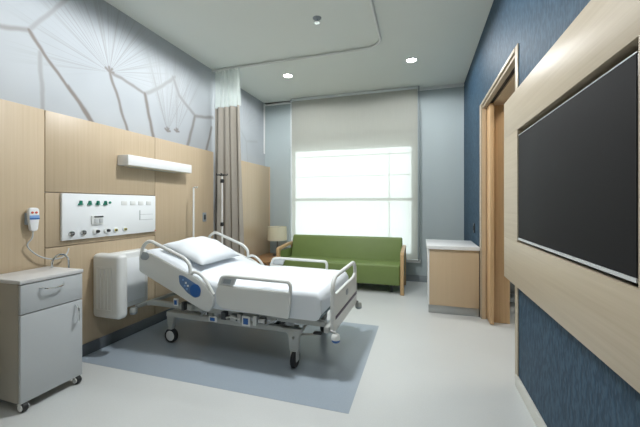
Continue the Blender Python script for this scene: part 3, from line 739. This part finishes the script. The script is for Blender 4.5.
# side rails: shell plus tubular grip
def rail_y(s, t=.016): return (s*.435-t, s*.435+t)
for s in (-1,1):
    y0, y1 = rail_y(s); yc = s*.435; fo = y0-.001 if s < 0 else y1+.001; sg = -1 if s < 0 else 1
    # foot rail
    bm = BM(); prism(bm, rounded([(.062,.407),(.016,.441),(.010,.535),(.035,.588),(.165,.577),(.625,.571),(.632,.55),(.617,.386)], .018, 4), y0, y1, 'Y', .007, 3)
    fr = obj('foot_side_rail', bm, 'bedwhite', bed)
    tb('grip', 'bedwhite', fr, rounded([(.030,yc,.575),(.056,yc,.643),(.10,yc,.652),(.612,yc,.645),(.627,yc,.62),(.624,yc,.56)], .03, 5, False), .0135, 10)
    bm = BM(); prism(bm, rounded([(.052,.590),(.068,.640),(.185,.641),(.160,.583)], .008, 3), yc-.011, yc+.011, 'Y', .003); obj('keypad', bm, 'locker', fr)
    a, b = sorted((yc+sg*.0112, yc+sg*.0135)); bm = BM(); prism(bm, rounded([(.073,.60),(.083,.632),(.15,.632),(.138,.597)], .006, 3), a, b, 'Y', .0); obj('display', bm, 'midgrey', fr)
    bm = BM(); tube(bm, [(.165,yc+sg*.013,.571),(.60,yc+sg*.013,.566)], .006, 8); obj('edge_lip', bm, 'white', fr)
    # head rail, tilted with the backrest
    bm = BM(); prism(bm, rounded([(-.748,.637),(-.748,.745),(-.715,.792),(-.655,.795),(-.27,.648),(-.20,.632),(-.125,.592),(-.075,.555),(-.013,.492),(-.020,.405),(-.055,.366),(-.110,.372)], .022, 4), y0, y1, 'Y', .007, 3)
    hr = obj('head_side_rail', bm, 'bedwhite', bed)
    tb('grip', 'bedwhite', hr, rounded([(-.742,yc,.735),(-.722,yc,.848),(-.650,yc,.897),(-.290,yc,.765),(-.238,yc,.715),(-.236,yc,.635)], .045, 6, False), .0145, 10)
    tb('hand_hold', 'bedwhite', hr, rounded([(-.232,yc,.640),(-.20,yc,.668),(-.135,yc,.648),(-.085,yc,.600),(-.020,yc,.500)], .03, 5, False), .0125, 10)
    a, b = sorted((yc+sg*.0162, yc+sg*.020))
    bm = BM(); prism(bm, rounded([(-.335,.635),(-.29,.632),(-.17,.575),(-.125,.53),(-.13,.48),(-.18,.465),(-.25,.50),(-.325,.565)], .018, 4), a, b, 'Y', .001); cp = obj('control_panel', bm, 'bluepanel', hr)
    bm = BM(); lathe(bm, [(.050,0),(.050,sg*.003),(.045,sg*.004),(0,sg*.004)], (-.172,b if sg > 0 else a,.525), 28, 'Y'); obj('blue_button', bm, 'blueplastic', hr)
    for k, (dx, dz) in enumerate(((-.29,.60),(-.262,.578),(-.272,.555),(-.243,.556),(-.252,.53))):
        a2, b2 = sorted(((b if sg > 0 else a)+sg*.0005, (b if sg > 0 else a)+sg*.0025)); bx('key', 'white' if k % 2 else 'lightblue', hr, dx-.008, dx+.008, a2, b2, dz-.007, dz+.007, bevel=.0)
    bm = BM(); prism(bm, rounded([(-.730,.755),(-.705,.80),(-.655,.80),(-.632,.765),(-.66,.735),(-.71,.735)], .012, 3), a, b, 'Y', .001); obj('angle_gauge', bm, 'midgrey', hr)
# footboard
bm = BM()
fy = .38
prism(bm, rounded([(-fy,.295),(-fy,.575),(-.345,.578),(-.30,.555),(.30,.555),(.345,.578),(fy,.575),(fy,.295)], .02, 4), .902, .93, 'X', .007, 3)
fb = obj('footboard', bm, 'bedwhite', bed)
tb('grip', 'bedwhite', fb, rounded([(.916,-fy+.016,.56),(.916,-fy+.016,.625),(.916,-.31,.678),(.916,.31,.678),(.916,fy-.016,.625),(.916,fy-.016,.56)], .05, 6, False), .0155, 12)
bx('stripe', 'purple', fb, .9303, .934, -.34, .36, .383, .406, bevel=.001)
bm = BM(); prism(bm, rounded([(-.035,.478),(-.03,.515),(.03,.515),(.035,.478),(0,.468)], .006, 3), .9303, .9335, 'X', .0); obj('emblem', bm, 'midgrey', fb)
# bumpers
for (x, y, z) in ((.945,-.385,.275),(.945,.385,.275),(-.775,-.478,.315),(-.775,.478,.315)):
    bm = BM(); lathe(bm, [(0,.024),(.021,.024),(.028,.016),(.030,0),(.030,-.012)], (x,y,z), 20); bu = obj('bumper', bm, 'white' if (x > 0 and y < 0) else 'bedgrey', bed)
    bm = BM(); lathe(bm, [(.0295,-.0122),(.028,-.026),(.021,-.032),(0,-.032)], (x,y,z), 20); obj('bumper_base', bm, 'blueplastic' if (x > 0 and y < 0) else 'midgrey', bu)
tb('bumper_arm', 'steel', bed, [(.88,-.37,.318),(.945,-.385,.305)], .009, 8); tb('bumper_arm', 'steel', bed, [(.88,.37,.318),(.945,.385,.305)], .009, 8)
# foot pedals
for s in (-1,1):
    tb('pedal_arm', 'steel', bed, [(.62,s*.30,.225),(.70,s*.34,.25),(.80,s*.36,.27)], .008, 8)
    bx('pedal', 'black', bed, .775, .835, s*.36-.02, s*.36+.02, .274, .288, bevel=.004)
# infusion rod fitted to the far head corner
rod = tb('infusion_rod', 'white', bed, [(-.90,.40,.325),(-.90,.40,1.385)], .0095, 10)
tb('rod_hook', 'white', rod, [(-.90,.40,1.375),(-.875,.395,1.388),(-.85,.39,1.375),(-.84,.39,1.39)], .006, 8)

tb('rod_bracket', 'bedgrey', rod, [(-.90,.40,.333),(-.80,.40,.333)], .014, 8)
# linen: fitted sheet and pillow
M_bed = Matrix.Translation(BO) @ Matrix.Rotation(BR, 4, 'Z')
bs = thing('bed_sheet', 'white sheet stretched over the hospital bed mattress', 'sheet', BO, BR)
bm = BM(); pad(bm, .004, .19, .405, wr=.010, nu=90, nv=26, cover=True)
# open the underside so that the sheet is a cover, then keep it clear of the mattress
o = obj('sheet_cover', bm, 'sheet', bs, angle=60)

def pillow_bm(lx, ly, hz, n=26):
    bm = BM(); top = {}; bot = {}
    for i in range(n+1):
        for j in range(n+1):
            u, v = -1+2*i/n, -1+2*j/n
            f = max(0, (1-abs(u)**3.2)*(1-abs(v)**3.2))**.55
            px = u*(1-.07*(1-v*v))*lx/2; py = v*(1-.06*(1-u*u))*ly/2
            wv = .006*math.sin(7*u+3*v)*f + .005*math.sin(9*v-4*u)*f
            edge = i in (0,n) or j in (0,n)
            t = bm.verts.new((px, py, hz*.68*f+wv*(0 if edge else 1)))
            top[i,j] = t; bot[i,j] = t if edge else bm.verts.new((px, py, -hz*.32*f))
    for i in range(n):
        for j in range(n):
            bm.faces.new((top[i,j], top[i+1,j], top[i+1,j+1], top[i,j+1]))
            q = (bot[i,j], bot[i,j+1], bot[i+1,j+1], bot[i+1,j])
            if len(set(q)) == 4 and q != (top[i,j], top[i,j+1], top[i+1,j+1], top[i+1,j]): 
                try: bm.faces.new(q)
                except ValueError: pass
    return bm
pp, pn_ = top_profile(.812)
pc = pp + pn_*(.018+.036)
pil = obj('pillow', pillow_bm(.45, .57, .125), 'pillow', None, angle=180)
pil.matrix_world = M_bed @ Matrix.Translation((pc.x+.01, -.045, pc.z)) @ Matrix.Rotation(ANG, 4, 'Y')
tag(pil, 'plump white pillow at the raised head of the hospital bed', 'pillow')

# ------------------------------------------------------------------ infusion stand by curtain
iv = thing('infusion_stand', 'white infusion stand with black hooks in front of the taupe curtain', 'infusion stand', (-2.31,3.42,0))
IZ = 1.545
bm = BM(); tube(bm, [(0,0,.09),(0,0,.98)], .0105, 10); obj('lower_pole', bm, 'white', iv)
bm = BM(); tube(bm, [(0,0,.981),(0,0,IZ)], .008, 10); obj('upper_pole', bm, 'white', iv)
for z in (.955,1.48):
    bm = BM(); lathe(bm, [(.0,-.022),(.019,-.022),(.022,-.015),(.022,.015),(.019,.022),(0,.022)], (0,0,z), 14); obj('clamp', bm, 'black', iv)
for a in (25,115,205,295):
    c, s_ = math.cos(R(a)), math.sin(R(a))
    tb('hook', 'black', iv, [(0,0,IZ),(.035*c,.035*s_,IZ+.010),(.058*c,.058*s_,IZ+.006),(.064*c,.064*s_,IZ+.024)], .0085, 8)
for k in range(5):
    a = R(20+72*k); c, s_ = math.cos(a), math.sin(a)
    leg = tb('leg', 'steel', iv, [(0,0,.105),(.12*c,.12*s_,.09),(.20*c,.20*s_,.068)], .013, 8)
    bm = BM(); lathe(bm, [(0,-.012),(.025,-.012),(.028,-.006),(.028,.006),(.025,.012),(0,.012)], (.205*c,.205*s_,.0282), 16, 'Y'); obj('caster', bm, 'black', leg)

# ------------------------------------------------------------------ sofa
sf = thing('sofa', 'green upholstered sofa with wooden arms below the window', 'sofa', (0,0,0))
SX0, SX1 = -1.985, -.262
FY = 4.40
bm = BM(); box(bm, SX0, SX1, FY, 4.96, .115, .37, bevel=.022, seg=3)
for v in bm.verts:
    if v.co.z > .3: v.co.z += .02*(1-((v.co.x-(SX0+SX1)/2)/((SX1-SX0)/2))**2)*.4 + .012*((4.96-v.co.y)/.56)
obj('seat', bm, 'green', sf)
bm = BM()
prism(bm, rounded([(4.81,.335),(4.91,.705),(4.985,.705),(4.99,.335)], .035, 5), SX0-.0, SX1+.0, 'X', .02, 3)
bmesh.ops.translate(bm, verts=bm.verts, vec=(0,0,0))
obj('backrest', bm, 'green', sf)
for s, x in ((-1,SX0-.026),(1,SX1+.026)):
    bm = BM()
    # wooden side frame: front leg, armrest, rear leg as one bent board
    out = rounded([(FY-.03,0),(FY-.03,.540),(FY+.02,.562),(4.80,.590),(4.98,.595),(4.99,.57),(4.99,0),(4.94,0),(4.93,.55),(4.78,.548),(FY+.055,.52),(FY+.03,.50),(FY+.03,0)], .02, 3)
    prism(bm, out, x-.024, x+.024, 'X', .005, 2); obj('arm_frame', bm, 'arm_wood', sf)
    bm = BM(); box(bm, x-.012, x+.012, FY+.036, 4.925, .17, .50, bevel=.006)
    obj('side_panel', bm, 'green', sf)
for x in (SX0+.12, SX1-.12): 
    for y in (FY+.12,4.88): bx('foot', 'black', sf, x-.02, x+.02, y-.02, y+.02, 0, .1145, bevel=.003)

# ------------------------------------------------------------------ side table and lamp
tbl = thing('side_table', 'low brown wooden side table between panelling and sofa', 'table', (0,0,0))
AX0, AX1, AY0, AY1 = -2.52, -2.11, 4.26, 5.06
bx('tabletop', 'table_wood', tbl, AX0, AX1, AY0, AY1, .332, .36, bevel=.005)
bx('lower_shelf', 'table_wood', tbl, AX0+.03, AX1-.03, AY0+.03, AY1-.03, .12, .14, bevel=.003)
for x in (AX0+.025, AX1-.025):
    for y in (AY0+.025, AY1-.025): bx('leg', 'table_wood', tbl, x-.018, x+.018, y-.018, y+.018, 0, .3315, bevel=.003)
lp = thing('table_lamp', 'table lamp with cream drum shade on the low brown table', 'lamp', (-2.25,4.88,.3605))
bm = BM(); lathe(bm, [(0,0),(.075,0),(.075,.012),(.03,.02),(.012,.03),(.012,.08),(.022,.10),(.012,.13),(.008,.17),(.008,.33),(0,.33)], n=24); obj('base', bm, 'darkgrey', lp)
bm = BM(); lathe(bm, [(.158,.248),(.152,.470),(.148,.470),(.154,.248),(.158,.248)], n=40); obj('shade', bm, 'shade', lp)
bm = BM(); tube(bm, [(-.149,0,.46),(.149,0,.46)], .003, 6); tube(bm, [(0,-.149,.46),(0,.149,.46)], .003, 6); tube(bm, [(0,0,.3305),(0,0,.462)], .004, 6); obj('shade_carrier', bm, 'steel', lp)

# ------------------------------------------------------------------ low cabinet by doorway
cb = thing('low_cabinet', 'low wooden cabinet with white worktop beside the doorway', 'cabinet', (0,0,0))
KX0, KX1, KY0, KY1 = .072, .590, 3.79, 4.41
bx('carcass', 'beech_pale', cb, KX0+.018, KX1, KY0+.002, KY1, .087, .7035, bevel=.003)
bx('side_panel', 'white_gloss', cb, KX0, KX0+.0175, KY0, KY1, .087, .7035, bevel=.002)
bx('plinth', 'steel', cb, KX0+.008, KX1, KY0+.006, KY1, 0, .0865, bevel=.002)
bx('worktop', 'white_gloss', cb, KX0-.012, KX1+.003, KY0-.022, KY1, .704, .746, bevel=.006)

# corridor lamp
cl = thing('ceiling_light_panel', 'square ceiling light panel in the space beyond the doorway', 'ceiling light', (1.5,3.2,H))
bm = BM(); box(bm, -.3, .3, -.3, .3, -.012, -.001, bevel=.002); obj('frame', bm, 'white', cl)
bm = BM(); box(bm, -.27, .27, -.27, .27, -.0145, -.0125); obj('diffuser', bm, 'corridor_lamp', cl, smooth=False)

# ------------------------------------------------------------------ daylight
wd = bpy.data.worlds.new('sky'); sc.world = wd; wd.use_nodes = True
nt = wd.node_tree; bg = nt.nodes['Background']
tc = N(nt, 'ShaderNodeTexCoord'); sp_ = N(nt, 'ShaderNodeSeparateXYZ'); nt.links.new(tc.outputs['Generated'], sp_.inputs[0])
rp = N(nt, 'ShaderNodeValToRGB'); nt.links.new(sp_.outputs['Z'], rp.inputs[0])
rp.color_ramp.elements[0].position = 0.0; rp.color_ramp.elements[0].color = (0.88,0.94,0.95,1)
rp.color_ramp.elements[1].position = 0.5; rp.color_ramp.elements[1].color = (0.92,0.97,1.0,1)
nt.links.new(rp.outputs[0], bg.inputs[0]); bg.inputs[1].default_value = 3.5

# ------------------------------------------------------------------ camera
cam = bpy.data.cameras.new('camera'); co = bpy.data.objects.new('camera', cam); COL.objects.link(co)
cam.sensor_width = 36; cam.sensor_fit = 'HORIZONTAL'; cam.lens = 325/640*36
co.location = (0,0,1.2); co.rotation_euler = (R(90),0,R(17.264)); cam.shift_y = -9.5/640
cam.clip_start = .02
sc.camera = co

sc.cycles.use_denoising = True
sc.cycles.max_bounces = 10; sc.cycles.diffuse_bounces = 6; sc.cycles.transparent_max_bounces = 12
sc.cycles.sample_clamp_indirect = 6
vs = sc.view_settings
sc.display_settings.display_device = 'sRGB'
vs.view_transform = 'Standard'; vs.look = 'None'; vs.gamma = 1; vs.use_curve_mapping = False; vs.exposure = 0.34
